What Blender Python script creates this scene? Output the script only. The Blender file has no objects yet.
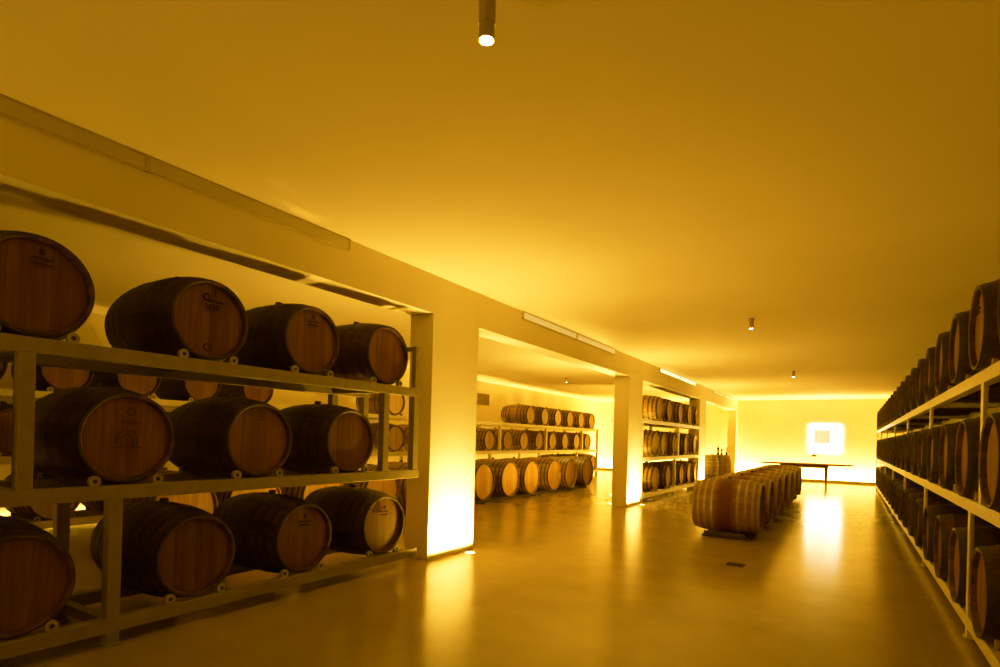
import bpy, bmesh, math, random
from mathutils import Vector, Matrix
PI = math.pi
R = math.radians
random.seed(7)
scn = bpy.context.scene
COL = scn.collection

# ------------------------------------------------------------------ room numbers (metres)
H = 3.144            # ceiling
A = 3.916            # aisle face of the colonnade at x = -A
PW = 0.325           # colonnade thickness
P1 = 4.845           # front face of the first pillar
PD = 0.882           # pillar depth along the hall
S = 6.487            # pillar spacing
ZB = 2.722           # underside of the beam
YB = 24.657          # back wall
XL = -10.05          # far left wall
XR = 2.15            # right wall
YF = -3.2            # wall behind the camera
PITCH = 0.9654

# ------------------------------------------------------------------ materials
def new_mat(name):
    m = bpy.data.materials.new(name); m.use_nodes = True
    nt = m.node_tree
    b = nt.nodes['Principled BSDF']
    return m, nt, b

def N(nt, t, **kw):
    n = nt.nodes.new(t)
    for k, v in kw.items():
        setattr(n, k, v)
    return n

def ramp(nt, stops):
    r = nt.nodes.new('ShaderNodeValToRGB')
    e = r.color_ramp.elements
    while len(e) < len(stops): e.new(0.5)
    for i, (p, c) in enumerate(stops):
        e[i].position = p; e[i].color = (*c, 1)
    return r

def noisy(name, c0, c1, scale=4, rough=0.6, metallic=0.0, bump=0.0, stretch=(1, 1, 1), spec=0.5, bscale=None):
    m, nt, b = new_mat(name)
    tc = N(nt, 'ShaderNodeTexCoord'); mp = N(nt, 'ShaderNodeMapping')
    mp.inputs['Scale'].default_value = stretch
    nz = N(nt, 'ShaderNodeTexNoise'); nz.inputs['Scale'].default_value = scale
    nz.inputs['Detail'].default_value = 6
    r = ramp(nt, [(0.3, c0), (0.7, c1)])
    nt.links.new(tc.outputs['Object'], mp.inputs[0]); nt.links.new(mp.outputs[0], nz.inputs['Vector'])
    nt.links.new(nz.outputs['Fac'], r.inputs[0]); nt.links.new(r.outputs[0], b.inputs['Base Color'])
    b.inputs['Roughness'].default_value = rough; b.inputs['Metallic'].default_value = metallic
    b.inputs['Specular IOR Level'].default_value = spec
    if bump:
        bp = N(nt, 'ShaderNodeBump'); bp.inputs['Strength'].default_value = bump
        bp.inputs['Distance'].default_value = 0.01
        if bscale:
            n2 = N(nt, 'ShaderNodeTexNoise'); n2.inputs['Scale'].default_value = bscale
            nt.links.new(tc.outputs['Object'], n2.inputs['Vector']); nt.links.new(n2.outputs['Fac'], bp.inputs['Height'])
        else:
            nt.links.new(nz.outputs['Fac'], bp.inputs['Height'])
        nt.links.new(bp.outputs[0], b.inputs['Normal'])
    return m

def emis(name, col, strength):
    m, nt, b = new_mat(name)
    b.inputs['Base Color'].default_value = (0.8, 0.75, 0.6, 1)
    b.inputs['Emission Color'].default_value = (*col, 1)
    b.inputs['Emission Strength'].default_value = strength
    return m

AMBER = (1.0, 0.53, 0.135)
M = {}
M['plaster'] = noisy('plaster', (0.80, 0.74, 0.58), (0.86, 0.80, 0.64), 1.3, 0.75, spec=0.2, bump=0.05, bscale=60)
M['ceiling'] = noisy('ceiling_paint', (0.80, 0.73, 0.56), (0.85, 0.78, 0.61), 0.8, 0.8, spec=0.15, bump=0.04, bscale=40)
M['curb'] = noisy('curb_paint', (0.35, 0.27, 0.15), (0.42, 0.33, 0.2), 3, 0.7)

# polished, slightly cloudy floor
m, nt, b = new_mat('polished_floor')
tc = N(nt, 'ShaderNodeTexCoord')
n1 = N(nt, 'ShaderNodeTexNoise'); n1.inputs['Scale'].default_value = 0.7; n1.inputs['Detail'].default_value = 8; n1.inputs['Roughness'].default_value = 0.6
n2 = N(nt, 'ShaderNodeTexNoise'); n2.inputs['Scale'].default_value = 3.2; n2.inputs['Detail'].default_value = 5
mx = N(nt, 'ShaderNodeMath', operation='MULTIPLY_ADD'); mx.inputs[1].default_value = 0.4
r = ramp(nt, [(0.45, (0.30, 0.235, 0.13)), (0.95, (0.41, 0.33, 0.19))])
nt.links.new(tc.outputs['Object'], n1.inputs['Vector']); nt.links.new(tc.outputs['Object'], n2.inputs['Vector'])
nt.links.new(n2.outputs['Fac'], mx.inputs[0]); nt.links.new(n1.outputs['Fac'], mx.inputs[2])
nt.links.new(mx.outputs[0], r.inputs[0]); nt.links.new(r.outputs[0], b.inputs['Base Color'])
rr = N(nt, 'ShaderNodeMapRange'); rr.inputs['To Min'].default_value = 0.15; rr.inputs['To Max'].default_value = 0.25
nt.links.new(n2.outputs['Fac'], rr.inputs['Value']); nt.links.new(rr.outputs[0], b.inputs['Roughness'])
bp = N(nt, 'ShaderNodeBump'); bp.inputs['Strength'].default_value = 0.03; bp.inputs['Distance'].default_value = 0.01
nt.links.new(n2.outputs['Fac'], bp.inputs['Height']); nt.links.new(bp.outputs[0], b.inputs['Normal'])
b.inputs['Specular IOR Level'].default_value = 0.55
M['floor'] = m

M['steel'] = noisy('shade_darkened_steel', (0.25, 0.22, 0.155), (0.32, 0.28, 0.20), 12, 0.4, 0.2, spec=0.5, stretch=(1, 1, 1))  # pale rack paint, darkened so the near end's dim light sits in the colour
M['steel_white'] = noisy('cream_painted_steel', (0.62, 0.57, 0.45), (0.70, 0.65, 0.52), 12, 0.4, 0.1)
M['dark_steel'] = noisy('brushed_dark_steel', (0.16, 0.12, 0.08), (0.26, 0.2, 0.13), 20, 0.4, 0.8)
M['trim_metal'] = noisy('satin_metal', (0.46, 0.41, 0.31), (0.56, 0.5, 0.38), 20, 0.35, 0.5)
M['nylon'] = noisy('nylon_roller', (0.34, 0.30, 0.22), (0.42, 0.37, 0.27), 10, 0.5)
M['black'] = noisy('black_plastic', (0.015, 0.012, 0.01), (0.03, 0.025, 0.02), 10, 0.4)
M['ink'] = noisy('dark_ink', (0.012, 0.004, 0.002), (0.025, 0.008, 0.004), 30, 0.9)
M['bung'] = noisy('silicone_bung', (0.10, 0.06, 0.035), (0.16, 0.10, 0.06), 10, 0.6)
M['plank'] = noisy('dark_plank', (0.035, 0.02, 0.01), (0.08, 0.045, 0.022), 6, 0.7, stretch=(1, 8, 1))

def stave_mat(name, cols, rough=0.55, stain=None, zc=0.35):
    """staves as stripes round the barrel's own long axis (local x)"""
    m, nt, b = new_mat(name)
    tc = N(nt, 'ShaderNodeTexCoord'); sp = N(nt, 'ShaderNodeSeparateXYZ')
    nt.links.new(tc.outputs['Object'], sp.inputs[0])
    sub = N(nt, 'ShaderNodeMath', operation='SUBTRACT'); sub.inputs[1].default_value = zc
    at = N(nt, 'ShaderNodeMath', operation='ARCTAN2')
    nt.links.new(sp.outputs['Z'], sub.inputs[0]); nt.links.new(sub.outputs[0], at.inputs[0]); nt.links.new(sp.outputs['Y'], at.inputs[1])
    mu = N(nt, 'ShaderNodeMath', operation='MULTIPLY'); mu.inputs[1].default_value = 28 / (2 * PI)
    fl = N(nt, 'ShaderNodeMath', operation='FLOOR'); fr = N(nt, 'ShaderNodeMath', operation='FRACT')
    nt.links.new(at.outputs[0], mu.inputs[0]); nt.links.new(mu.outputs[0], fl.inputs[0]); nt.links.new(mu.outputs[0], fr.inputs[0])
    oi = N(nt, 'ShaderNodeObjectInfo')
    add = N(nt, 'ShaderNodeMath', operation='MULTIPLY_ADD'); add.inputs[1].default_value = 57.0
    nt.links.new(oi.outputs['Random'], add.inputs[0]); nt.links.new(fl.outputs[0], add.inputs[2])
    wn = N(nt, 'ShaderNodeTexWhiteNoise', noise_dimensions='1D'); nt.links.new(add.outputs[0], wn.inputs['W'])
    mp = N(nt, 'ShaderNodeMapping'); mp.inputs['Scale'].default_value = (1.2, 14, 14)
    nz = N(nt, 'ShaderNodeTexNoise'); nz.inputs['Scale'].default_value = 3; nz.inputs['Detail'].default_value = 6
    nt.links.new(tc.outputs['Object'], mp.inputs[0]); nt.links.new(mp.outputs[0], nz.inputs['Vector'])
    mi = N(nt, 'ShaderNodeMath', operation='MULTIPLY_ADD'); mi.inputs[1].default_value = 0.45
    nt.links.new(wn.outputs['Value'], mi.inputs[0]); nt.links.new(nz.outputs['Fac'], mi.inputs[2])
    r = ramp(nt, [(0.35, cols[0]), (0.65, cols[1]), (0.95, cols[2])])
    nt.links.new(mi.outputs[0], r.inputs[0])
    # thin dark joint between staves
    j = ramp(nt, [(0.0, (0.25, 0.25, 0.25)), (0.06, (1, 1, 1))]); nt.links.new(fr.outputs[0], j.inputs[0])
    mixj = N(nt, 'ShaderNodeMix', data_type='RGBA', blend_type='MULTIPLY'); mixj.inputs['Factor'].default_value = 1
    nt.links.new(r.outputs[0], mixj.inputs['A']); nt.links.new(j.outputs[0], mixj.inputs['B'])
    out = mixj.outputs['Result']
    if stain:
        ab = N(nt, 'ShaderNodeMath', operation='ABSOLUTE'); nt.links.new(sp.outputs['X'], ab.inputs[0])
        na = N(nt, 'ShaderNodeMath', operation='MULTIPLY_ADD'); na.inputs[1].default_value = -0.14
        nt.links.new(nz.outputs['Fac'], na.inputs[0]); nt.links.new(ab.outputs[0], na.inputs[2])
        sr = ramp(nt, [(0.0, (1, 1, 1)), (0.10, (0, 0, 0))]); nt.links.new(na.outputs[0], sr.inputs[0])
        ms = N(nt, 'ShaderNodeMix', data_type='RGBA'); nt.links.new(sr.outputs[0], ms.inputs['Factor'])
        nt.links.new(out, ms.inputs['A']); ms.inputs['B'].default_value = (*stain, 1)
        out = ms.outputs['Result']
    # each barrel a little lighter or darker
    mr = N(nt, 'ShaderNodeMapRange'); mr.inputs['To Min'].default_value = 0.72; mr.inputs['To Max'].default_value = 1.2
    nt.links.new(oi.outputs['Random'], mr.inputs['Value'])
    hs = N(nt, 'ShaderNodeHueSaturation'); nt.links.new(mr.outputs[0], hs.inputs['Value']); nt.links.new(out, hs.inputs['Color'])
    nt.links.new(hs.outputs[0], b.inputs['Base Color'])
    b.inputs['Roughness'].default_value = rough; b.inputs['Specular IOR Level'].default_value = 0.35
    bp = N(nt, 'ShaderNodeBump'); bp.inputs['Strength'].default_value = 0.25; bp.inputs['Distance'].default_value = 0.004
    nt.links.new(j.outputs[0], bp.inputs['Height']); nt.links.new(bp.outputs[0], b.inputs['Normal'])
    return m

def head_mat(name, cols, n=13.0):
    """planks run upright (local z) across the barrel head"""
    m, nt, b = new_mat(name)
    tc = N(nt, 'ShaderNodeTexCoord'); sp = N(nt, 'ShaderNodeSeparateXYZ')
    nt.links.new(tc.outputs['Object'], sp.inputs[0])
    mu = N(nt, 'ShaderNodeMath', operation='MULTIPLY'); mu.inputs[1].default_value = n
    fl = N(nt, 'ShaderNodeMath', operation='FLOOR'); fr = N(nt, 'ShaderNodeMath', operation='FRACT')
    nt.links.new(sp.outputs['Y'], mu.inputs[0]); nt.links.new(mu.outputs[0], fl.inputs[0]); nt.links.new(mu.outputs[0], fr.inputs[0])
    oi = N(nt, 'ShaderNodeObjectInfo')
    add = N(nt, 'ShaderNodeMath', operation='MULTIPLY_ADD'); add.inputs[1].default_value = 91.0
    nt.links.new(oi.outputs['Random'], add.inputs[0]); nt.links.new(fl.outputs[0], add.inputs[2])
    wn = N(nt, 'ShaderNodeTexWhiteNoise', noise_dimensions='1D'); nt.links.new(add.outputs[0], wn.inputs['W'])
    mp = N(nt, 'ShaderNodeMapping'); mp.inputs['Scale'].default_value = (1, 16, 1.3)
    nz = N(nt, 'ShaderNodeTexNoise'); nz.inputs['Scale'].default_value = 3; nz.inputs['Detail'].default_value = 6
    nt.links.new(tc.outputs['Object'], mp.inputs[0]); nt.links.new(mp.outputs[0], nz.inputs['Vector'])
    mi = N(nt, 'ShaderNodeMath', operation='MULTIPLY_ADD'); mi.inputs[1].default_value = 0.4
    nt.links.new(wn.outputs['Value'], mi.inputs[0]); nt.links.new(nz.outputs['Fac'], mi.inputs[2])
    r = ramp(nt, [(0.35, cols[0]), (0.65, cols[1]), (0.95, cols[2])]); nt.links.new(mi.outputs[0], r.inputs[0])
    j = ramp(nt, [(0.0, (0.45, 0.4, 0.4)), (0.04, (1, 1, 1))]); nt.links.new(fr.outputs[0], j.inputs[0])
    mixj = N(nt, 'ShaderNodeMix', data_type='RGBA', blend_type='MULTIPLY'); mixj.inputs['Factor'].default_value = 1
    nt.links.new(r.outputs[0], mixj.inputs['A']); nt.links.new(j.outputs[0], mixj.inputs['B'])
    mr = N(nt, 'ShaderNodeMapRange'); mr.inputs['To Min'].default_value = 0.8; mr.inputs['To Max'].default_value = 1.2
    nt.links.new(oi.outputs['Random'], mr.inputs['Value'])
    hs = N(nt, 'ShaderNodeHueSaturation'); nt.links.new(mr.outputs[0], hs.inputs['Value']); nt.links.new(mixj.outputs['Result'], hs.inputs['Color'])
    nt.links.new(hs.outputs[0], b.inputs['Base Color'])
    b.inputs['Roughness'].default_value = 0.6; b.inputs['Specular IOR Level'].default_value = 0.3
    return m

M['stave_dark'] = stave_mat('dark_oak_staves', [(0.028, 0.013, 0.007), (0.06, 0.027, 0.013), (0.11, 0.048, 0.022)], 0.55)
M['stave_warm'] = stave_mat('red_brown_oak_staves', [(0.20, 0.085, 0.03), (0.27, 0.125, 0.048), (0.35, 0.17, 0.07)], 0.45,
                            stain=(0.12, 0.032, 0.014), zc=0.405)
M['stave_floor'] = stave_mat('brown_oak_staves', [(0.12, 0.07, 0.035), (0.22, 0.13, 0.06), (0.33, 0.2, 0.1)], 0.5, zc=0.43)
M['stave_pale'] = stave_mat('weathered_pale_staves', [(0.12, 0.08, 0.04), (0.18, 0.12, 0.06), (0.25, 0.17, 0.09)], 0.6)
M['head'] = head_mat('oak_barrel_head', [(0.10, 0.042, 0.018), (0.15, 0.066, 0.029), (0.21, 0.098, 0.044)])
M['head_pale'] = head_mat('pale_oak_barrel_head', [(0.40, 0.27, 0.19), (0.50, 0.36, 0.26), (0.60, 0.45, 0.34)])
M['head_honey'] = head_mat('honey_oak_barrel_head', [(0.32, 0.18, 0.07), (0.42, 0.25, 0.10), (0.52, 0.33, 0.15)])
M['hoop'] = noisy('aged_steel_hoop', (0.035, 0.027, 0.016), (0.07, 0.052, 0.03), 14, 0.5, 0.4)
M['hoop_olive'] = noisy('dull_zinc_hoop', (0.20, 0.17, 0.10), (0.28, 0.25, 0.15), 14, 0.5, 0.3)
M['hoop_zinc'] = noisy('zinc_steel_hoop', (0.30, 0.29, 0.20), (0.42, 0.40, 0.28), 14, 0.45, 0.4)
M['table_wood'] = noisy('brown_table_wood', (0.16, 0.07, 0.025), (0.25, 0.12, 0.045), 5, 0.7, spec=0.02, stretch=(1, 8, 1))
M['glass_dark'] = noisy('dark_bottle_glass', (0.01, 0.012, 0.006), (0.02, 0.02, 0.01), 5, 0.08)
M['paper'] = noisy('label_paper', (0.75, 0.7, 0.58), (0.82, 0.77, 0.64), 8, 0.7)
M['foil'] = noisy('pale_capsule', (0.70, 0.5, 0.35), (0.76, 0.56, 0.4), 8, 0.4)
M['vent'] = noisy('vent_grey', (0.25, 0.2, 0.12), (0.32, 0.26, 0.16), 8, 0.5)
M['leaf'] = noisy('yellow_green_petal', (0.5, 0.36, 0.05), (0.65, 0.5, 0.1), 12, 0.6)
M['panel_grey'] = noisy('satin_print_glow', (0.55, 0.5, 0.36), (0.85, 0.8, 0.62), 3, 0.5, stretch=(14, 1, 0.4))
M['panel_grey'].node_tree.nodes['Principled BSDF'].inputs['Emission Color'].default_value = (1, 0.85, 0.5, 1)
M['panel_grey'].node_tree.nodes['Principled BSDF'].inputs['Emission Strength'].default_value = 0.35  # the plate is no lamp; added glow stands in for overexposure
M['lamp_glow'] = emis('lamp_glow', (1.0, 0.78, 0.42), 60)
M['lamp_glow_soft'] = emis('lamp_glow_soft', (1.0, 0.78, 0.42), 25)
M['uplight_glow'] = emis('uplight_glow', (1.0, 0.75, 0.35), 12)
M['panel_glow'] = emis('panel_glow', (1.0, 0.85, 0.50), 5)
M['led'] = emis('led_strip', (1.0, 0.72, 0.30), 6)
M['diffuser'] = noisy('frosted_diffuser', (0.66, 0.62, 0.46), (0.72, 0.68, 0.52), 3, 0.3, spec=0.4)
M['diffuser_soft'] = emis('softly_lit_diffuser', (1.0, 0.72, 0.3), 0.28)
M['diffuser_lit'] = emis('lit_diffuser', (1.0, 0.72, 0.3), 1.2)

# ------------------------------------------------------------------ helpers
def bm_box(bm, x0, x1, y0, y1, z0, z1, bev=0.0):
    g = bmesh.ops.create_cube(bm, size=1)
    vs = g['verts']
    for v in vs:
        v.co = Vector(((x0 + x1) / 2 + v.co.x * (x1 - x0), (y0 + y1) / 2 + v.co.y * (y1 - y0), (z0 + z1) / 2 + v.co.z * (z1 - z0)))
    if bev:
        es = set()
        for v in vs:
            for e in v.link_edges: es.add(e)
        bmesh.ops.bevel(bm, geom=list(es), offset=bev, segments=2, affect='EDGES', profile=0.5)

def bm_lathe(bm, prof, n=48, axis='X', off=(0, 0, 0), close=False):
    rings = []
    for (t, r) in prof:
        ring = []
        if r < 1e-5:
            p = {'X': (t, 0, 0), 'Y': (0, t, 0), 'Z': (0, 0, t)}[axis]
            ring = [bm.verts.new(Vector(p) + Vector(off))]
        else:
            for i in range(n):
                a = 2 * PI * i / n
                c, s = r * math.cos(a), r * math.sin(a)
                p = {'X': (t, c, s), 'Y': (s, t, c), 'Z': (c, s, t)}[axis]
                ring.append(bm.verts.new(Vector(p) + Vector(off)))
        rings.append(ring)
    idx = list(range(len(rings) - 1))
    pairs = [(rings[i], rings[i + 1]) for i in idx]
    if close: pairs.append((rings[-1], rings[0]))
    for A_, B_ in pairs:
        if len(A_) == 1 and len(B_) == 1: continue
        for i in range(n):
            j = (i + 1) % n
            if len(A_) == 1: bm.faces.new((A_[0], B_[i], B_[j]))
            elif len(B_) == 1: bm.faces.new((A_[i], B_[0], A_[j]))
            else: bm.faces.new((A_[i], B_[i], B_[j], A_[j]))

def bm_tube(bm, pts, r, n=8):
    """a swept round bar through points"""
    prev = None
    pts = [Vector(p) for p in pts]
    for k, p in enumerate(pts):
        d = (pts[min(k + 1, len(pts) - 1)] - pts[max(k - 1, 0)]).normalized()
        up = Vector((0, 0, 1)) if abs(d.z) < 0.9 else Vector((1, 0, 0))
        a = d.cross(up).normalized(); b2 = d.cross(a)
        rr = r[k] if isinstance(r, (list, tuple)) else r
        ring = [bm.verts.new(p + a * rr * math.cos(2 * PI * i / n) + b2 * rr * math.sin(2 * PI * i / n)) for i in range(n)]
        if prev:
            for i in range(n):
                j = (i + 1) % n; bm.faces.new((prev[i], ring[i], ring[j], prev[j]))
        else: bm.faces.new(ring[::-1])
        prev = ring
    bm.faces.new(prev)

def finish(bm, name, mat, smooth=False):
    bmesh.ops.recalc_face_normals(bm, faces=bm.faces[:])
    me = bpy.data.meshes.new(name); bm.to_mesh(me); bm.free()
    if mat: me.materials.append(mat)
    if smooth:
        me.polygons.foreach_set('use_smooth', [True] * len(me.polygons))
        try: me.set_sharp_from_angle(angle=R(35))
        except Exception: pass
    return me

def obj(name, bm, mat, parent=None, smooth=False, loc=None):
    me = finish(bm, name, mat, smooth)
    o = bpy.data.objects.new(name, me); COL.objects.link(o)
    if parent: o.parent = parent
    if loc: o.location = loc
    return o

def boxobj(name, x0, x1, y0, y1, z0, z1, mat, parent=None, bev=0.0):
    bm = bmesh.new(); bm_box(bm, x0, x1, y0, y1, z0, z1, bev)
    return obj(name, bm, mat, parent)

def thing(name, label, cat, loc=(0, 0, 0), rotz=0.0, group=None):
    o = bpy.data.objects.new(name, None); COL.objects.link(o)
    o.empty_display_size = 0.2
    o.location = loc; o.rotation_euler = (0, 0, rotz)
    tag(o, label, cat, group); return o

def tag(o, label, cat, group=None):
    o['label'] = label; o['category'] = cat
    if group: o['group'] = group

def struct(o, label=None, cat=None):
    o['kind'] = 'structure'
    if label: o['label'] = label
    if cat: o['category'] = cat
    return o

def dup(root, loc, rot=(0, 0, 0), label=None, group=None, skip=()):
    r = root.copy(); COL.objects.link(r); r.location = loc; r.rotation_euler = rot
    if label: r['label'] = label
    if group: r['group'] = group
    for ch in PARTS[root.name]:
        if ch.name.split('.')[0] in skip: continue
        c = ch.copy(); COL.objects.link(c); c.parent = r
        for g in SUBS.get(ch.name, ()):
            d = g.copy(); COL.objects.link(d); d.parent = c
    return r
PARTS = {}; SUBS = {}

ORD = ['first', 'second', 'third', 'fourth', 'fifth', 'sixth', 'seventh', 'eighth', 'ninth', 'tenth', 'eleventh', 'twelfth',
       'thirteenth', 'fourteenth', 'fifteenth', 'sixteenth', 'seventeenth', 'eighteenth', 'nineteenth', 'twentieth',
       'twenty-first', 'twenty-second', 'twenty-third']

# ------------------------------------------------------------------ setting
struct(boxobj('floor', XL - 0.2, XR + 0.2, YF - 0.2, YB + 0.2, -0.2, 0.0, M['floor']), 'polished amber-lit cellar floor', 'floor')
struct(boxobj('ceiling', XL - 0.2, XR + 0.2, YF - 0.2, YB + 0.2, H, H + 0.2, M['ceiling']), 'smooth plastered flat ceiling', 'ceiling')
struct(boxobj('wall_back', XL - 0.2, XR + 0.2, YB, YB + 0.2, 0.0, H, M['plaster']), 'plain pale back wall washed by light', 'wall')
struct(boxobj('wall_left', XL - 0.2, XL, YF, YB, 0.0, H, M['plaster']), 'plain pale side wall behind the far rack', 'wall')
struct(boxobj('wall_right', XR, XR + 0.2, YF, YB, 0.0, H, M['plaster']), 'plain side wall behind the long right rack', 'wall')
struct(boxobj('wall_front', XL - 0.2, XR + 0.2, YF - 0.2, YF, 0.0, H, M['plaster']), 'plain wall at the near end', 'wall')

# colonnade: beam and four pillars
struct(boxobj('trim_1', -A - PW, -A, YF, YB, ZB, H, M['plaster']), 'deep plastered beam running over the pillars', 'beam')
for k in (0, 1, 2, 3, -1):
    y0 = P1 + k * S
    y1 = min(y0 + PD, YB)
    o = boxobj('trim_%d' % (k + 2 if k >= 0 else 6), -A - PW, -A, y0, y1, 0.0, ZB, M['plaster'])
    struct(o, ['nearest square white pillar beside the big barrel rack', 'second square pillar between the open bay and the middle rack',
               'third square pillar at the far end of the middle rack', 'last pillar against the back wall', 'square pillar at the near end of the barrel rack'][k], 'pillar')

# low curbs that hide the light strips along the walls
struct(boxobj('baseboard_back', XL + 0.12, XR, YB - 0.30, YB - 0.25, 0.0, 0.10, M['curb']), 'low dark curb hiding the wall light', 'baseboard')
struct(boxobj('baseboard_left', XL + 0.10, XL + 0.14, YF, YB - 0.3, 0.0, 0.10, M['curb']), 'low curb along the left wall', 'baseboard')

# ------------------------------------------------------------------ barrels
def barrel_proto(name, L, re, rm, stave, headm, hoopm, hoops, bung=True):
    """axis along local x, front head at +x, lying with its belly bottom at z = 0"""
    root = thing(name, 'oak barrel', 'barrel')
    parts = []
    h = L / 2
    def prof(x): return rm - (rm - re) * (x / h) ** 2 * (0.75 + 0.25 * (x / h) ** 2)
    bm = bmesh.new()
    n = 24
    outer = [(-h + L * i / n, prof(-h + L * i / n)) for i in range(n + 1)]
    ti = 0.022
    inset = 0.038
    pr = [(-h + inset, 0.0 + re - ti - 0.004)] + [(-h + 0.006, re - ti + 0.004), (-h, re - 0.010)] + outer[0:0] + \
         [(-h + 0.003, re)] + outer[1:-1] + [(h - 0.003, re), (h, re - 0.010), (h - 0.006, re - ti + 0.004), (h - inset, re - ti - 0.004)]
    bm_lathe(bm, pr, 56, 'X', (0, 0, rm))
    parts.append(obj('staves', bm, stave, root, True))
    for s in (1, -1):
        bm = bmesh.new()
        rh = re - ti - 0.001
        bm_lathe(bm, [(s * (h - inset - 0.012), rh), (s * (h - inset), rh), (s * (h - inset + 0.003), rh - 0.02), (s * (h - inset + 0.003), 0.0)], 56, 'X', (0, 0, rm))
        parts.append(obj('barrel_head', bm, headm, root, True))
    for (c, w) in hoops:
        bm = bmesh.new()
        x0, x1 = c * h - w / 2, c * h + w / 2
        x0 = max(x0, -h + 0.001); x1 = min(x1, h - 0.001)
        t = 0.0035
        bm_lathe(bm, [(x0, prof(x0) - 0.002), (x0, prof(x0) + t), (x1, prof(x1) + t), (x1, prof(x1) - 0.002)], 56, 'X', (0, 0, rm))
        parts.append(obj('hoop', bm, hoopm, root, True))
    if bung:
        bm = bmesh.new()
        bm_lathe(bm, [(2 * rm - 0.012, 0.0), (2 * rm - 0.012, 0.026), (2 * rm + 0.012, 0.031), (2 * rm + 0.026, 0.030), (2 * rm + 0.03, 0.024), (2 * rm + 0.03, 0.0)], 20, 'Z')
        parts.append(obj('bung', bm, M['bung'], root, True))
    PARTS[root.name] = parts
    return root

HOOPS = [(s * c, w) for s in (-1, 1) for c, w in ((0.955, 0.042), (0.76, 0.035), (0.56, 0.035), (0.30, 0.032))]
HOOPS_BIG = [(s * c, w) for s in (-1, 1) for c, w in ((0.965, 0.034), (0.80, 0.03), (0.60, 0.032), (0.38, 0.032))]
BL = 0.965
RE, RM = 0.284, 0.345
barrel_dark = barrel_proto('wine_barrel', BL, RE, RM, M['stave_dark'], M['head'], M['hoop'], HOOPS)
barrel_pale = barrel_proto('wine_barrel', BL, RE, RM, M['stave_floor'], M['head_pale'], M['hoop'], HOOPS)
barrel_big = barrel_proto('large_wine_barrel', 0.925, 0.345, 0.405, M['stave_warm'], M['head'], M['hoop_zinc'], HOOPS_BIG)
barrel_row = barrel_proto('large_wine_barrel', 0.98, 0.375, 0.43, M['stave_floor'], M['head_honey'], M['hoop'], HOOPS_BIG)
barrel_up = barrel_proto('wine_barrel', BL, RE, 0.345, M['stave_pale'], M['head_pale'], M['hoop_olive'], HOOPS)
USED = set()
def place(proto, loc, rot, label, group=None):
    if proto.name not in USED:
        USED.add(proto.name)
        proto.location = loc; proto.rotation_euler = rot; proto['label'] = label
        if group: proto['group'] = group
        return proto
    return dup(proto, loc, rot, label, group)

# written marks on a barrel head, as strokes lying just proud of the wood: (points in y,z), radius
def stroke_obj(root, strokes, flip=1, L=BL, rm=RM):
    bm = bmesh.new()
    x = L / 2 - 0.0158 + 0.0045
    for pts, r in strokes:
        bm_tube(bm, [(x - 0.001, p[0], rm + p[1]) for p in pts], r * 1.45, 6)
    return obj('head_mark', bm, M['ink'], root)
def wob(y0, y1, z, amp, n=9, seed=0):
    rnd = random.Random(seed)
    return [(y0 + (y1 - y0) * i / n, z + rnd.uniform(-amp, amp)) for i in range(n + 1)]
def circ(cy, cz, r, n=10, a0=0, a1=2 * PI):
    return [(cy + r * math.cos(a0 + (a1 - a0) * i / n), cz + r * math.sin(a0 + (a1 - a0) * i / n)) for i in range(n + 1)]
def two_lines(z=0.16, seed=1, c=0.0):
    # a small emblem above two short printed lines
    return [(circ(c, z + 0.035, 0.010), 0.004), (wob(c - 0.015, c + 0.015, z + 0.02, 0.003, 4, seed), 0.003),
            (wob(c - 0.055, c + 0.055, z - 0.01, 0.004, 14, seed), 0.0042),
            (wob(c - 0.055, c + 0.05, z - 0.04, 0.004, 14, seed + 5), 0.0042)]
def script_mark():
    # a plug line, a looped initial with a wavy tail and the short code W23 beneath
    z = 0.16
    s = [([(0.02, 0.235), (0.02, 0.185)], 0.004), (circ(-0.045, z, 0.022), 0.005), ([(-0.035, z - 0.012), (-0.015, z - 0.026)], 0.005),
         (wob(-0.015, 0.085, z - 0.018, 0.007, 9, 3), 0.0042)]
    zz = z - 0.075
    s += [([(-0.05, zz + 0.028), (-0.042, zz), (-0.032, zz + 0.02), (-0.022, zz), (-0.014, zz + 0.028)], 0.0042)]       # W
    s += [([(0.0, zz + 0.022), (0.008, zz + 0.029), (0.018, zz + 0.022), (0.0, zz), (0.02, zz)], 0.0042)]                # 2
    s += [([(0.032, zz + 0.029), (0.05, zz + 0.027), (0.039, zz + 0.015), (0.051, zz + 0.008), (0.044, zz - 0.001), (0.032, zz + 0.001)], 0.0042)]  # 3
    s += [(circ(-0.02, -0.2, 0.028), 0.003)]
    return s
def stamp_mark():
    s = [(circ(0.01, 0.17, 0.024), 0.003), (wob(-0.05, 0.06, 0.10, 0.012, 12, 8), 0.003)]
    s += [(circ(-0.01, -0.01, 0.06, 14, 0.1, PI), 0.003), (circ(-0.01, -0.01, 0.035, 10, 0.1, PI), 0.003)]
    for yy in (-0.07, -0.045, -0.01, 0.025, 0.05): s.append(([(yy, -0.05), (yy, 0.0)], 0.003))
    s.append(([(-0.09, -0.06), (0.08, -0.06)], 0.003))
    return [(p, r * 0.55) for p, r in s]

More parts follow.
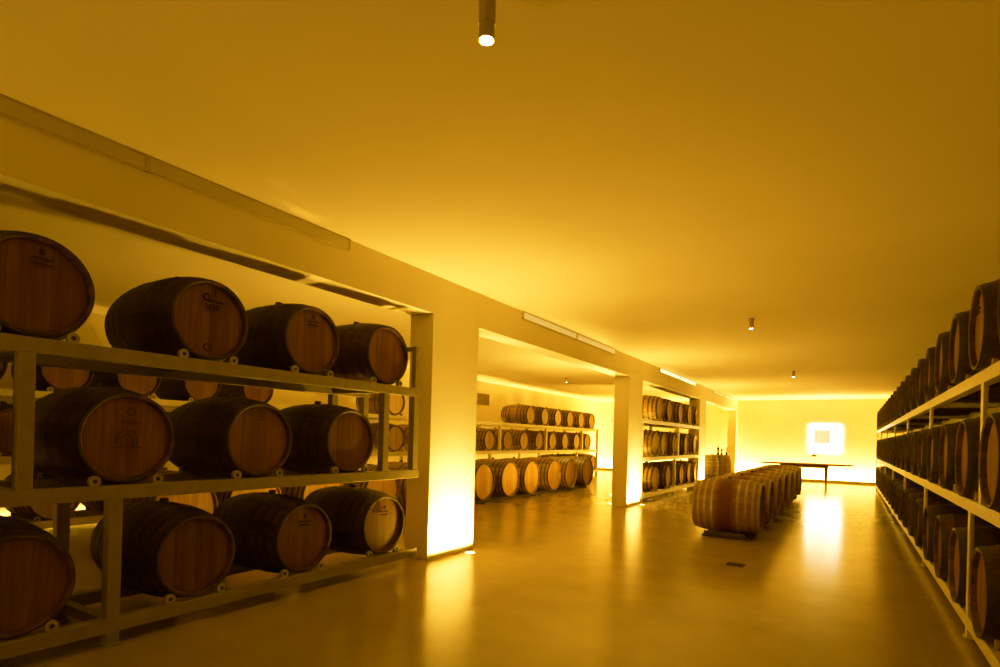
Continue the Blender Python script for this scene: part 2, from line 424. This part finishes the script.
# ------------------------------------------------------------------ racks
ZT, ZM, ZL = 1.8727, 1.0099, 0.1729      # top faces of the three shelf beams
BH = 0.088                               # beam height
PWD = 0.078                              # post width
OFF = 0.299                              # barrel axis above the beam
def rack(name, label, xf, side, y0, y1, uppers, lowers, zlev, end=None, group=None, near_end=False,
         rollers=(), depth=0.82, rr_x=None, feet=True, tail=None, low=True, rear0=None, mat=None, pdx=PWD):
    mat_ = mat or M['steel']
    """side = +1 when the front faces +x (left racks), -1 when it faces -x. all coordinates are world; origin at front-left foot."""
    t = thing(name, label, 'barrel rack', (xf, y0, 0), 0, group)
    zt, zm, zl = zlev
    def bx(nm, xa, xb, ya, yb, za, zb, bev=0.004):
        a, b_ = sorted((-side * xa, -side * xb))
        return boxobj(nm, a, b_, ya - y0, yb - y0, za, zb, mat_, t, bev)
    w = PWD
    for z in ([zt, zm, zl] if low else [zt, zm]):
        bx('shelf_beam', 0.0, w, y0, y1, z - BH, z)
        bx('shelf_beam', depth - w, depth, rear0 or y0, y1, z - BH, z)
    def post(y, za, zb):
        yr = max(y, (rear0 or y) + w / 2) if rear0 else y
        bx('post', 0.002, pdx - 0.002, y - w / 2, y + w / 2, za, zb)
        bx('post', depth - w + 0.002, depth - 0.002, yr - w / 2, yr + w / 2, za, zb)
    for y in uppers:
        post(y, zm, zt - BH)
        bx('cross_bar', pdx, depth - w, y - w / 2 + 0.01, y + w / 2 - 0.01, zt - BH + 0.005, zt - 0.012)
        bx('cross_bar', pdx, depth - w, y - w / 2 + 0.01, y + w / 2 - 0.01, zm - BH + 0.005, zm - 0.012)
    for y in lowers:
        post(y, zl if low else 0.0, zm - BH)
        if low:
            post(y, 0.012, zl - BH)
            bx('foot_plate', -0.012, w + 0.012, y - w / 2 - 0.012, y + w / 2 + 0.012, 0.0, 0.012)
            bx('foot_plate', depth - w - 0.012, depth + 0.012, y - w / 2 - 0.012, y + w / 2 + 0.012, 0.0, 0.012)
            bx('cross_bar', pdx, depth - w, y - w / 2 + 0.01, y + w / 2 - 0.01, zl - BH + 0.005, zl - 0.012)
    if end is not None:
        ztop = 2.315
        # end frame that rises above the top shelf
        bx('end_post', 0.002, w - 0.02, end - 0.03, end + 0.03, zt, ztop)
        bx('end_post', depth - w + 0.02, depth - 0.002, end - 0.03, end + 0.03, zt, ztop)
        bx('end_bar', w - 0.02, depth - w + 0.02, end - 0.025, end + 0.025, ztop - 0.05, ztop)
        bx('post', 0.002, w - 0.002, end - w / 2, end + w / 2, zm, zt - BH)
        bx('post', depth - w + 0.002, depth - 0.002, end - w / 2, end + w / 2, zm, zt - BH)
    # rollers: pairs under each barrel's end hoops
    def roller_mesh():
        bm = bmesh.new()
        bm_lathe(bm, [(-0.016, 0.014), (-0.016, 0.033), (-0.012, 0.035), (0.012, 0.035), (0.016, 0.033), (0.016, 0.014)], 24, 'X', close=True)
        nf = len(bm.faces)
        bm_lathe(bm, [(-0.012, 0.0), (-0.012, 0.0145), (0.010, 0.0145), (0.010, 0.0)], 12, 'X')
        bm.faces.ensure_lookup_table()
        for q, f_ in enumerate(bm.faces):
            if q >= nf: f_.material_index = 1
        me_ = finish(bm, 'roller', M['nylon'], True)
        me_.materials.append(M['black'])
        return me_
    me = roller_mesh()
    cnt = 0; rest = []
    for ri, (z, ys) in enumerate(rollers):
        for y in ys:
            for dy in (-0.186, 0.186):
                for xx in (0.045, depth - 0.045):
                    p = (-side * xx, y + dy - y0, z + 0.027)
                    if cnt < 100 and (xx < 0.2 or len(rollers) * len(ys) < 20):
                        o = bpy.data.objects.new('roller', me); COL.objects.link(o); o.parent = t; o.location = p; cnt += 1
                    else: rest.append(p)
    if rest:
        bm = bmesh.new()
        for p in rest:
            bm_lathe(bm, [(-0.018, 0.0), (-0.018, 0.030), (-0.012, 0.035), (0.012, 0.035), (0.018, 0.030), (0.018, 0.0)], 12, 'X', p)
        o = obj('roller', bm, M['nylon'], t, True); o['kind'] = 'stuff'
    return t

def fill(proto, head_x, side, y, zbeam, label, group, spin=0.0, L=BL, rm=RM):
    cx = head_x - side * L / 2
    z = zbeam + OFF - rm
    rot = (spin, 0, 0) if side > 0 else (0, 0, PI)
    return place(proto, (cx, y, z), rot, label, group)

# --- near left rack
XF = -3.913; HX = -3.935
HX = -3.945
near_rows = {'top': (ZT, [0.42, 1.31, 2.34, 3.265, 4.18]), 'middle': (ZM, [-0.10, 0.87, 1.815, 2.765, 3.725]), 'bottom': (ZL, [0.40, 1.24, 2.29, 3.215, 4.19])}
rack('barrel_rack', 'nearest shade-darkened steel rack of dark barrels on the left side', XF, 1, -0.70, 4.66,
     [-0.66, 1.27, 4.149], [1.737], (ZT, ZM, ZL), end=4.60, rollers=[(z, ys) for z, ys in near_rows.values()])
looks = {
 ('top', 4): 'oak barrel beside the nearest pillar on the top shelf of the near left rack',
 ('top', 3): 'dark barrel with two printed lines on its head, third visible on the near top shelf',
 ('top', 2): 'dark oak barrel with a handwritten looped mark and W23 code, near rack top shelf',
 ('top', 1): 'large-looking dark barrel cut by the left photo edge, near rack top shelf',
 ('top', 0): 'dark barrel out beyond the left photo edge on the near top shelf',
 ('middle', 4): 'plain-headed barrel beside the pillar end of the near rack, middle shelf',
 ('middle', 3): 'barrel with a two-tone plank head, middle shelf of the near rack',
 ('middle', 2): 'dark barrel with a faint round stamp on its head, near rack middle shelf',
 ('middle', 1): 'dark barrel leftmost on the middle shelf of the near rack',
 ('bottom', 4): 'bottom-shelf barrel with pale lit head next to the nearest pillar',
 ('bottom', 3): 'bottom-shelf barrel with two dark printed lines, centre of the near rack',
 ('bottom', 2): 'bottom-shelf barrel just right of the front post of the near rack',
 ('bottom', 1): 'barrel in the lower left photo corner on the near rack bottom shelf'}
marks = {('top', 1): two_lines(0.17, 2, 0.02), ('top', 2): script_mark(), ('top', 3): two_lines(0.17, 4), ('middle', 2): stamp_mark(),
         ('middle', 3): [(circ(0.0, 0.2, 0.02), 0.0025), (wob(-0.03, 0.03, 0.16, 0.01, 8, 4), 0.0025)],
         ('bottom', 3): two_lines(0.15, 9, -0.01), ('bottom', 4): two_lines(0.14, 11, -0.01)}
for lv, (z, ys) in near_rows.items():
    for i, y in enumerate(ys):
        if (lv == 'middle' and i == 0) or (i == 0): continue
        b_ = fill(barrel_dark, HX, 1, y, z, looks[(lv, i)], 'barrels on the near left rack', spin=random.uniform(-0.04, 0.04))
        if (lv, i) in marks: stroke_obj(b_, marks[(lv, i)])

# --- middle rack between the second and third pillars
mid_rows = {'top': (ZT, [13.72, 14.62, 15.74, 16.75, 17.68]), 'middle': (ZM, [13.42, 14.15, 15.2, 16.43, 17.5]), 'bottom': (ZL, [13.46, 14.65, 16.0, 16.86, 17.72])}
YM0 = P1 + S + PD + 0.05
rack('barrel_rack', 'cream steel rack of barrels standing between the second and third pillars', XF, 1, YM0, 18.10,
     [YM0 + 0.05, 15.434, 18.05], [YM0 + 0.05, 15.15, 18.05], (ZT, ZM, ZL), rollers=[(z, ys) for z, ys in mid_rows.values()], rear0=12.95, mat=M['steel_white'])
for lv, (z, ys) in mid_rows.items():
    for i, y in enumerate(ys):
        fill(barrel_pale, HX, 1, y, z, '%s barrel from the near end, %s shelf of the rack between pillars' % (ORD[i], lv),
             'barrels on the rack between the pillars')

# --- far rack along the left wall
FX = -8.53; FHX = -8.562
fz = (1.80, 0.99, ZL)
far_top = [2.30, 3.20, 4.06, 4.98, 5.95, 9.37] + [15.60 + 0.985 * k for k in range(6)]
far_mid = [2.70, 3.62, 4.6, 5.6, 6.5, 7.45, 8.42, 9.40, 10.36, 11.33, 12.29] + [13.26 + 0.985 * k for k in range(8)]
far_low = [2.27, 3.10, 3.95, 18.1, 19.1, 19.95, 20.75]
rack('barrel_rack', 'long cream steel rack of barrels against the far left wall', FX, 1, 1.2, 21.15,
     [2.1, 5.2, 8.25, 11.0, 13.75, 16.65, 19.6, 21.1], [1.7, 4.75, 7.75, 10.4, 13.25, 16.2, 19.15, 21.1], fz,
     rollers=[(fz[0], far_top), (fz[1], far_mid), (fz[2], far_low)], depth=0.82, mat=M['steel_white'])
grp = 'barrels on the far left wall rack'
for i, y in enumerate(far_top):
    if i < 5: lb = '%s barrel from the left on the far rack top shelf, seen behind the near rack' % ORD[i]
    elif i == 5: lb = 'single barrel alone on the far top shelf, seen beside the nearest pillar'
    else: lb = '%s pale-headed barrel on the far rack top shelf, counted from the wall vent' % ORD[i - 6]
    fill(barrel_pale if i > 4 else barrel_dark, FHX, 1, y, fz[0], lb, grp)
for i, y in enumerate(far_mid):
    if i < 11: lb = '%s barrel from the left, far rack middle shelf, behind the near rack' % ORD[i]
    else: lb = '%s barrel right of the nearest pillar on the far rack middle shelf' % ORD[i - 11]
    fill(barrel_pale if i > 6 else barrel_dark, FHX, 1, y, fz[1], lb, grp)
for i, y in enumerate(far_low):
    if i < 3: lb = '%s low barrel from the left on the far rack, bright gaps beside it' % ORD[i]
    else: lb = '%s barrel on the far rack bottom shelf, behind the far end of the floor row' % ORD[i - 3]
    fill(barrel_pale, FHX, 1, y, fz[2], lb, grp)

# --- row of large barrels standing on the floor in front of the far rack, on two timber rails each
RX = -6.3
row_y = [3.50, 4.42, 5.44, 6.62, 7.62, 8.6, 9.60, 10.62, 11.65, 12.75, 13.82, 14.90]
for i, y in enumerate(row_y):
    o = place(barrel_row, (RX - 0.49, y, 0.032), (random.uniform(-0.1, 0.1), 0, 0),
              ('%s large barrel from the left in the floor row, seen through the near rack' % ORD[i]) if i < 6 else
              ('%s large honey-headed floor barrel right of the nearest pillar' % ORD[i - 6]), 'large barrels in the floor row')
t = thing('timber_skid', 'pair of timber rails under the row of large floor barrels', 'skid', (RX - 0.49, 3.2, 0))
for dx in (-0.3, 0.3):
    boxobj('rail', dx - 0.04, dx + 0.04, 0, 12.0, 0.0, 0.05, M['plank'], t, 0.004)

# --- aisle row of large red-brown barrels
AX = -1.05
aisle_y = [8.95, 10.08, 11.22, 12.42, 13.75, 15.08, 16.4]
for i, y in enumerate(aisle_y):
    place(barrel_big, (AX - 0.4625, y, 0.045), (0.5 + i * 0.9, 0, 0) if False else (0, 0, 0),
          'large red-brown barrel at the front of the aisle row, hoops in full view' if i == 0 else
          '%s large barrel behind the front one in the aisle row' % ORD[i - 1], 'large barrels lined up in the aisle')
t = thing('barrel_skid', 'dark flat timber skid under the aisle row of barrels', 'skid', (AX - 0.49, 8.7, 0))
boxobj('deck', -0.30, 0.36, 0.0, 8.2, 0.0, 0.028, M['plank'], t, 0.003)
for k, y in enumerate(aisle_y):
    for dy in (-0.22, 0.22):
        bm = bmesh.new()
        s = 1 if dy > 0 else -1
        vs = [(-0.26, dy - 0.06, 0.028), (-0.26, dy + 0.06, 0.028), (-0.26, dy + s * 0.06, 0.088), (0.30, dy - 0.06, 0.028), (0.30, dy + 0.06, 0.028), (0.30, dy + s * 0.06, 0.088)]
        v = [bm.verts.new(p) for p in vs]
        for f in ((0, 1, 2), (3, 5, 4), (0, 3, 4, 1), (1, 4, 5, 2), (0, 2, 5, 3)): bm.faces.new([v[q] for q in f])
        o = obj('wedge', bm, M['plank'], t); o.location = (0, y - 8.7, 0)

# --- long right-hand rack
RZ = (1.9198, 1.0108, 0.1615)
RXF = 0.752; RHX = 0.718
NR = 18
r_top = [3.10 + 0.9654 * k for k in range(1, NR + 2)]
r_mid = [4.50 + 0.985 * (k - 1) for k in range(0, NR + 1)]
r_low = [4.72 + 0.978 * (k - 1) for k in range(0, NR + 1)]
r_top = [4.06 + 0.9654 * k for k in range(19)]
ups = [2.04 + 2.925 * k for k in range(8)]
los = [2.42 + 2.915 * k for k in range(7)] + [22.3]
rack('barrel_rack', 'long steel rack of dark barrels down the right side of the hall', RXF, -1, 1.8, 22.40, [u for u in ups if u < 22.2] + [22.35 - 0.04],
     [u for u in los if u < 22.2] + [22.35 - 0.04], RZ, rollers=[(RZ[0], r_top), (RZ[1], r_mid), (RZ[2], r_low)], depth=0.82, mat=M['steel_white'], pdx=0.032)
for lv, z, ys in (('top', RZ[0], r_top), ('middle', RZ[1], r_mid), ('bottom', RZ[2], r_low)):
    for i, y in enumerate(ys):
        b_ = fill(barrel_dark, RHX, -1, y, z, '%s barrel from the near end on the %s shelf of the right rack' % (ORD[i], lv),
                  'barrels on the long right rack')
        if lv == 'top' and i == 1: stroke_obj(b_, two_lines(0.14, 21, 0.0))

# --- two upright barrels with bottles beyond the third pillar
UPR = [(-4.10, 20.10), (-3.84, 20.95)]
for i, (x, y) in enumerate(UPR):
    # standing on its end: turn the axis upright about y
    o = place(barrel_up, (x + 0.345, y, BL / 2), (0, -PI / 2, 0),
              ['upright pale barrel partly hidden behind the third pillar', 'upright pale barrel with bottles on top beside the last pillar'][i], 'upright barrels used as stands')
def bottle(x, y, z, label, h=0.30, lab=True):
    t = thing('wine_bottle', label, 'bottle', (x, y, z), 0, 'bottles on the upright barrels')
    bm = bmesh.new(); k = h / 0.30
    bm_lathe(bm, [(0, 0), (0, 0.036), (0.005, 0.038), (0.185 * k, 0.038), (0.21 * k, 0.030), (0.225 * k, 0.016), (0.24 * k, 0.014), (0.295 * k, 0.014), (0.30 * k, 0.0)], 24, 'Z')
    obj('glass_body', bm, M['glass_dark'], t, True)
    bm = bmesh.new(); bm_lathe(bm, [(0.235 * k, 0.0145), (0.236 * k, 0.0152), (0.302 * k, 0.0152), (0.303 * k, 0.0)], 20, 'Z'); obj('capsule', bm, M['foil'], t, True)
    bm = bmesh.new(); bm_lathe(bm, [(0.06 * k, 0.0384), (0.16 * k, 0.0384)], 24, 'Z'); obj('paper_label', bm, M['paper'], t, True)
    return t
bottle(-3.92, 20.80, BL, 'taller dark wine bottle with pale capsule on the right upright barrel', 0.34)
bottle(-3.84, 21.02, BL, 'shorter dark wine bottle behind the taller one on the upright barrel', 0.27)
# small vase of yellow flowers beside the bottles
t = thing('flower_vase', 'little dark vase of yellow flowers beside the bottles', 'vase', (-3.68, 21.0, BL))
bm = bmesh.new(); bm_lathe(bm, [(0, 0), (0, 0.03), (0.04, 0.04), (0.09, 0.022), (0.11, 0.028), (0.108, 0.024), (0.09, 0.018)], 20, 'Z'); obj('vase_body', bm, M['glass_dark'], t, True)
bm = bmesh.new()
rnd = random.Random(5)
for k in range(7):
    a = rnd.uniform(0, 2 * PI); r_ = rnd.uniform(0.01, 0.07); hh = rnd.uniform(0.17, 0.27)
    bm_tube(bm, [(0, 0, 0.05), (r_ * math.cos(a) * 0.5, r_ * math.sin(a) * 0.5, hh * 0.6), (r_ * math.cos(a), r_ * math.sin(a), hh)], 0.003, 5)
obj('stem', bm, M['glass_dark'], t)
bm = bmesh.new(); rnd = random.Random(5)
for k in range(7):
    a = rnd.uniform(0, 2 * PI); r_ = rnd.uniform(0.01, 0.07); hh = rnd.uniform(0.17, 0.27)
    for q in range(6):
        aa = q * PI / 3
        c = Vector((r_ * math.cos(a), r_ * math.sin(a), hh))
        p = [c, c + Vector((0.03 * math.cos(aa - 0.4), 0.03 * math.sin(aa - 0.4), 0.014)), c + Vector((0.042 * math.cos(aa), 0.042 * math.sin(aa), 0.01)), c + Vector((0.03 * math.cos(aa + 0.4), 0.03 * math.sin(aa + 0.4), 0.014))]
        bm.faces.new([bm.verts.new(v) for v in p])
obj('flower', bm, M['leaf'], t)
# little dish by the bottles
bm = bmesh.new(); bm_lathe(bm, [(0, 0), (0, 0.05), (0.02, 0.075), (0.022, 0.073), (0.006, 0.048), (0.006, 0.0)], 28, 'Z')
o = obj('serving_dish', bm, M['black'], None, True, (-3.98, 20.2, BL)); tag(o, 'small dark dish on the upright barrel behind the third pillar', 'dish')

# --- oval table in front of the back wall
t = thing('oval_table', 'long oval brown wooden table before the glowing wall panel', 'table', (-1.31, 22.3, 0))
bm = bmesh.new()
n = 72; hx, hy = 1.46, 0.50
rings = []
for (sc, z) in ((0.0, 0.75), (0.96, 0.75), (1.0, 0.744), (1.0, 0.734), (0.93, 0.704), (0.0, 0.704)):
    if sc == 0: rings.append([bm.verts.new((0, 0, z))]); continue
    rg = []
    for i in range(n):
        a = 2 * PI * i / n
        cx_, sy_ = math.cos(a), math.sin(a)
        rg.append(bm.verts.new((hx * sc * math.copysign(abs(cx_) ** 0.9, cx_), hy * sc * math.copysign(abs(sy_) ** 0.9, sy_), z)))
    rings.append(rg)
for a_, b_ in zip(rings[:-1], rings[1:]):
    for i in range(n):
        j = (i + 1) % n
        if len(a_) == 1: bm.faces.new((a_[0], b_[i], b_[j]))
        elif len(b_) == 1: bm.faces.new((a_[i], b_[0], a_[j]))
        else: bm.faces.new((a_[i], b_[i], b_[j], a_[j]))
obj('tabletop', bm, M['table_wood'], t, True)
bm = bmesh.new(); bm_box(bm, -0.72, 0.70, -0.30, 0.30, 0.62, 0.704, 0.006)
obj('apron', bm, M['table_wood'], t)
for sx in (-0.66, 0.64):
    for sy in (-0.26, 0.26):
        bm = bmesh.new(); bm_tube(bm, [(sx, sy, 0.0), (sx, sy, 0.3), (sx, sy, 0.66)], [0.020, 0.034, 0.048], 12); obj('leg', bm, M['table_wood'], t, True)

# --- glowing wall panel
t = thing('light_box', 'glowing white square light box on the back wall', 'light box', (-0.81, YB, 1.09))
bm = bmesh.new(); bm_box(bm, -0.56, 0.56, -0.05, 0.0, 0.0, 1.11, 0.0)
es = [e for e in bm.edges if abs((e.verts[0].co - e.verts[1].co).y) > 0.01]
bmesh.ops.bevel(bm, geom=es, offset=0.09, segments=6, affect='EDGES', profile=0.5)
obj('glowing_panel', bm, M['panel_glow'], t)
boxobj('printed_plate', -0.36, 0.18, -0.11, -0.085, 0.37, 0.89, M['panel_grey'], t, 0.004)
for px_ in (-0.30, 0.12):
    bm = bmesh.new(); bm_lathe(bm, [(-0.086, 0.0), (-0.086, 0.01), (-0.05, 0.01), (-0.05, 0.0)], 12, 'Y', (px_, 0, 0.63)); obj('standoff', bm, M['trim_metal'], t)
t = thing('wall_sensor', 'small dark box on the back wall just below the light box', 'sensor', (-1.15, YB, 0.96))
boxobj('casing', -0.07, 0.07, -0.035, 0.0, 0.0, 0.06, M['black'], t, 0.005)
boxobj('cover', -0.05, 0.05, -0.042, -0.035, 0.012, 0.048, M['dark_steel'], t, 0.003)

# --- vent grille high on the left wall
t = thing('vent_grille', 'grey square vent grille high on the left wall', 'vent', (XL, 15.05, 2.40))
for a_ in ((0, 0.6, 0, 0.03), (0, 0.6, 0.31, 0.34)):
    pass
bm = bmesh.new()
for (ya, yb, za, zb) in ((-0.35, 0.35, 0, 0.03), (-0.35, 0.35, 0.33, 0.36), (-0.35, -0.32, 0, 0.36), (0.32, 0.35, 0, 0.36)): bm_box(bm, 0, 0.02, ya, yb, za, zb)
obj('frame', bm, M['vent'], t)
boxobj('backing', 0.0, 0.004, -0.32, 0.32, 0.03, 0.33, M['dark_steel'], t)
for k in range(9):
    boxobj('slat', 0.005, 0.018, -0.32, 0.32, 0.04 + k * 0.032, 0.055 + k * 0.032, M['vent'], t)

# --- floor drain
t = thing('floor_drain', 'small dark rectangular drain cover set in the aisle floor', 'drain', (-1.07, 6.85, 0))
boxobj('frame', -0.105, 0.105, -0.10, 0.10, 0.0, 0.003, M['dark_steel'], t)
bm = bmesh.new()
for k in range(8): bm_box(bm, -0.095, 0.095, -0.09 + k * 0.0235, -0.078 + k * 0.0235, 0.003, 0.006)
obj('grate', bm, M['black'], t)

# --- ceiling linear fittings along the beam
def linear(y0, y1, label, lit):
    t = thing('linear_light', label, 'light fitting', (-A, y0, 3.035), 0, 'long twin-panel fittings along the beam')
    L = y1 - y0; h = 0.107; d = 0.022
    bm = bmesh.new()
    for (ya, yb, za, zb) in ((0, L, 0, 0.009), (0, L, h - 0.009, h), (0, 0.012, 0.009, h - 0.009), (L - 0.012, L, 0.009, h - 0.009)): bm_box(bm, 0, d, ya, yb, za, zb)
    obj('frame', bm, M['trim_metal'], t)
    boxobj('divider', 0, d + 0.004, L / 2 - 0.015, L / 2 + 0.015, 0.0, h, M['trim_metal'], t)
    boxobj('diffuser', 0.0, d - 0.008, 0.012, L / 2 - 0.015, 0.009, h - 0.009, lit, t)
    boxobj('diffuser', 0.0, d - 0.008, L / 2 + 0.015, L - 0.012, 0.009, h - 0.009, lit, t)
linear(0.12, 3.60, 'nearest long twin-panel fitting on the beam above the near rack', M['diffuser'])
linear(6.80, 10.42, 'second twin-panel fitting on the beam over the open bay', M['diffuser_soft'])
linear(13.45, 17.15, 'third, brightest twin-panel fitting on the beam over the middle rack', M['diffuser_lit'])
linear(19.7, 23.4, 'last small-looking twin-panel fitting on the beam near the back wall', M['diffuser_soft'])

# --- ceiling spotlights
def add_light(kind, name, loc, energy, color=AMBER, **kw):
    l = bpy.data.lights.new(name, kind); l.energy = energy; l.color = color
    for k, v in kw.items():
        if k not in ('rot', 'target'): setattr(l, k, v)
    o = bpy.data.objects.new(name, l); COL.objects.link(o); o.location = loc
    if 'rot' in kw: o.rotation_euler = kw['rot']
    if 'target' in kw:
        o.rotation_euler = (Vector(kw['target']) - Vector(loc)).to_track_quat('-Z', 'Y').to_euler()
    return o
def spot(x, y, label, ln=0.14, r=0.032, tilt=(0, 0), power=20, glow=None):
    t = thing('ceiling_spotlight', label, 'spotlight', (x, y, H), 0, 'small cylinder spotlights on the ceiling')
    bm = bmesh.new(); bm_lathe(bm, [(-0.012, 0.0), (-0.012, 0.045), (0.0, 0.045), (0.0, 0.0)], 24, 'Z'); obj('ceiling_rose', bm, M['trim_metal'], t, True)
    bm = bmesh.new(); bm_lathe(bm, [(-0.012, 0.0), (-0.012, r), (-ln * 0.72, r), (-ln * 0.72, 0.0)], 28, 'Z'); obj('housing', bm, M['trim_metal'], t, True)
    bm = bmesh.new(); bm_lathe(bm, [(-ln * 0.72, 0.0), (-ln * 0.72, r * 0.93), (-ln, r * 0.93), (-ln, r * 0.8), (-ln * 0.94, r * 0.78)], 28, 'Z'); obj('lamp_ring', bm, M['trim_metal'], t, True)
    bm = bmesh.new(); bm_lathe(bm, [(-ln * 0.95, r * 0.77), (-ln * 1.0, r * 0.6), (-ln * 1.03, 0.0)], 24, 'Z'); obj('lamp_lens', bm, glow or M['lamp_glow'], t, True)
    add_light('SPOT', 'spot_lamp', (x, y, H - ln - 0.03), power, (1, 0.66, 0.25), spot_size=R(95), spot_blend=0.8, shadow_soft_size=0.03, rot=(0, 0, 0))
spot(-1.24, 1.815, 'nearest ceiling spotlight, brightly lit at the top of the view', 0.22, 0.034, power=5)
spot(-1.22, 8.60, 'second ceiling spotlight above the middle of the aisle', power=14)
spot(-1.18, 15.08, 'third small ceiling spotlight toward the back wall', power=25)
spot(-6.95, 14.7, 'ceiling spotlight in the side bay above the far rack', power=160)

# --- recessed floor uplights at the pillars
def uplight(x, y, label, power, tilt):
    t = thing('floor_uplight', label, 'uplight', (x, y, 0), 0, 'recessed uplights at the pillar feet')
    bm = bmesh.new(); bm_lathe(bm, [(0.0, 0.075), (0.006, 0.072), (0.006, 0.055), (0.001, 0.052)], 32, 'Z'); obj('trim_ring', bm, M['trim_metal'], t, True)
    bm = bmesh.new(); bm_lathe(bm, [(0.001, 0.054), (0.003, 0.0)], 32, 'Z'); obj('lens', bm, M['uplight_glow'], t, True)
for k in (0, 1, 2, 3, -1):
    y0 = P1 + k * S; yc = y0 + (PD * 0.5 if k < 3 else 0.15)
    nm = ['nearest', 'second', 'third', 'last', 'out-of-view'][k]
    pw = [230, 230, 230, 170, 60][k]
    add_light('AREA', 'pillar_wash', (-A + 0.16, yc, 0.02), pw * 0.12, shape='RECTANGLE', size=0.06, size_y=0.85 if k < 3 else 0.3, rot=(0, PI - 0.45, 0), spread=R(110))
    add_light('AREA', 'pillar_uplight_beam', (-A + 0.30, yc, 0.02), pw * 0.36, shape='RECTANGLE', size=0.1, size_y=0.5 if k < 3 else 0.3, rot=(0, PI + 0.20, 0), spread=R(170))
    if k < 0: continue
    uplight(-A + 0.13, y0 + PD * 0.72 if k < 3 else yc, 'round recessed uplight on the aisle side of the %s pillar' % nm, 0, 0)
    add_light('AREA', 'pillar_wash', (-A - PW - 0.13, yc, 0.02), pw * (0.3, 0.75, 0.75, 0.3, 0.0)[k], shape='DISK', size=0.12, rot=(0, PI - 0.15, 0), spread=R(165))
    uplight(-A - PW - 0.13, y0 + 0.3 if k < 3 else yc, 'round recessed uplight on the rack side of the %s pillar' % nm, 0, 0)

# --- strip lights behind the curbs
def strip(name, loc, sx, sy, energy, rot, color=AMBER):
    return add_light('AREA', name, loc, energy, color, shape='RECTANGLE', size=sx, size_y=sy, rot=rot)
# along the back wall (facing up, leaning to the wall)
strip('back_wall_wash', ((XR - A) / 2, YB - 0.20, 0.03), 5.9, 0.08, 340, (PI - 0.02, 0, 0))
strip('back_wall_wash', ((XL - A - PW) / 2, YB - 0.20, 0.03), 5.6, 0.08, 330, (PI - 0.02, 0, 0))
# along the left wall
for (ya, yb, e) in ((-1.0, 6.0, 30), (6.0, 13.0, 120), (13.0, 24.0, 420)):
    strip('left_wall_wash', (XL + 0.06, (ya + yb) / 2, 0.03), 0.07, yb - ya, e, (0, PI - 0.10, 0))
# soft light of the glowing panel
add_light('AREA', 'panel_wash', (-0.81, YB - 0.16, 1.65), 18, (1, 0.72, 0.3), shape='RECTANGLE', size=1.1, size_y=1.1, rot=(PI / 2, 0, PI))

# ------------------------------------------------------------------ world, camera
w = bpy.data.worlds.new('World'); scn.world = w; w.use_nodes = True
w.node_tree.nodes['Background'].inputs[0].default_value = (0.3, 0.17, 0.04, 1)
w.node_tree.nodes['Background'].inputs[1].default_value = 0.05

f = 562.287; yaw = R(-31.8954); rol = R(1.5142)
c, s = math.cos(yaw), math.sin(yaw)
fw = Vector((s, c, 0)); rt = Vector((c, -s, 0)); up = Vector((0, 0, 1))
cr, sr = math.cos(rol), math.sin(rol)
right = rt * cr + up * sr; upv = -rt * sr + up * cr
cam = bpy.data.cameras.new('camera'); cam.sensor_width = 36; cam.sensor_fit = 'HORIZONTAL'
cam.lens = f * 36 / 1000; cam.shift_x = 0; cam.shift_y = (437.266 - 333.5) / 1000
cam.clip_start = 0.05
co = bpy.data.objects.new('camera', cam); COL.objects.link(co)
mw = Matrix((right, upv, -fw)).transposed().to_4x4(); mw.translation = Vector((0, 0, 1.3771))
co.matrix_world = mw
scn.camera = co

scn.view_settings.view_transform = 'Standard'
scn.view_settings.look = 'None'
scn.view_settings.exposure = 0.28
# camera response: the blue channel has a long toe, as in the warm photograph
vs_ = scn.view_settings
vs_.use_curve_mapping = True
cm = vs_.curve_mapping
cm.use_clip = False
cm.extend = 'HORIZONTAL'
def set_curve(c, pts):
    while len(c.points) < len(pts): c.points.new(0.5, 0.5)
    for p, (x_, y_) in zip(c.points, pts):
        p.location = (x_, y_); p.handle_type = 'AUTO_CLAMPED'
SH = [(0, 0), (0.25, 0.25), (0.5, 0.49), (0.9, 0.755), (1.4, 0.88), (2.2, 0.96), (4.0, 1.0)]
set_curve(cm.curves[0], SH); set_curve(cm.curves[1], SH)
set_curve(cm.curves[2], [(0, 0), (0.03, 0.004), (0.09, 0.042), (0.2, 0.25), (0.4, 0.54), (0.8, 0.87), (4.0, 1.0)])
cm.update()
scn.cycles.use_denoising = True
scn.cycles.max_bounces = 10
scn.cycles.diffuse_bounces = 6
scn.cycles.sample_clamp_indirect = 6
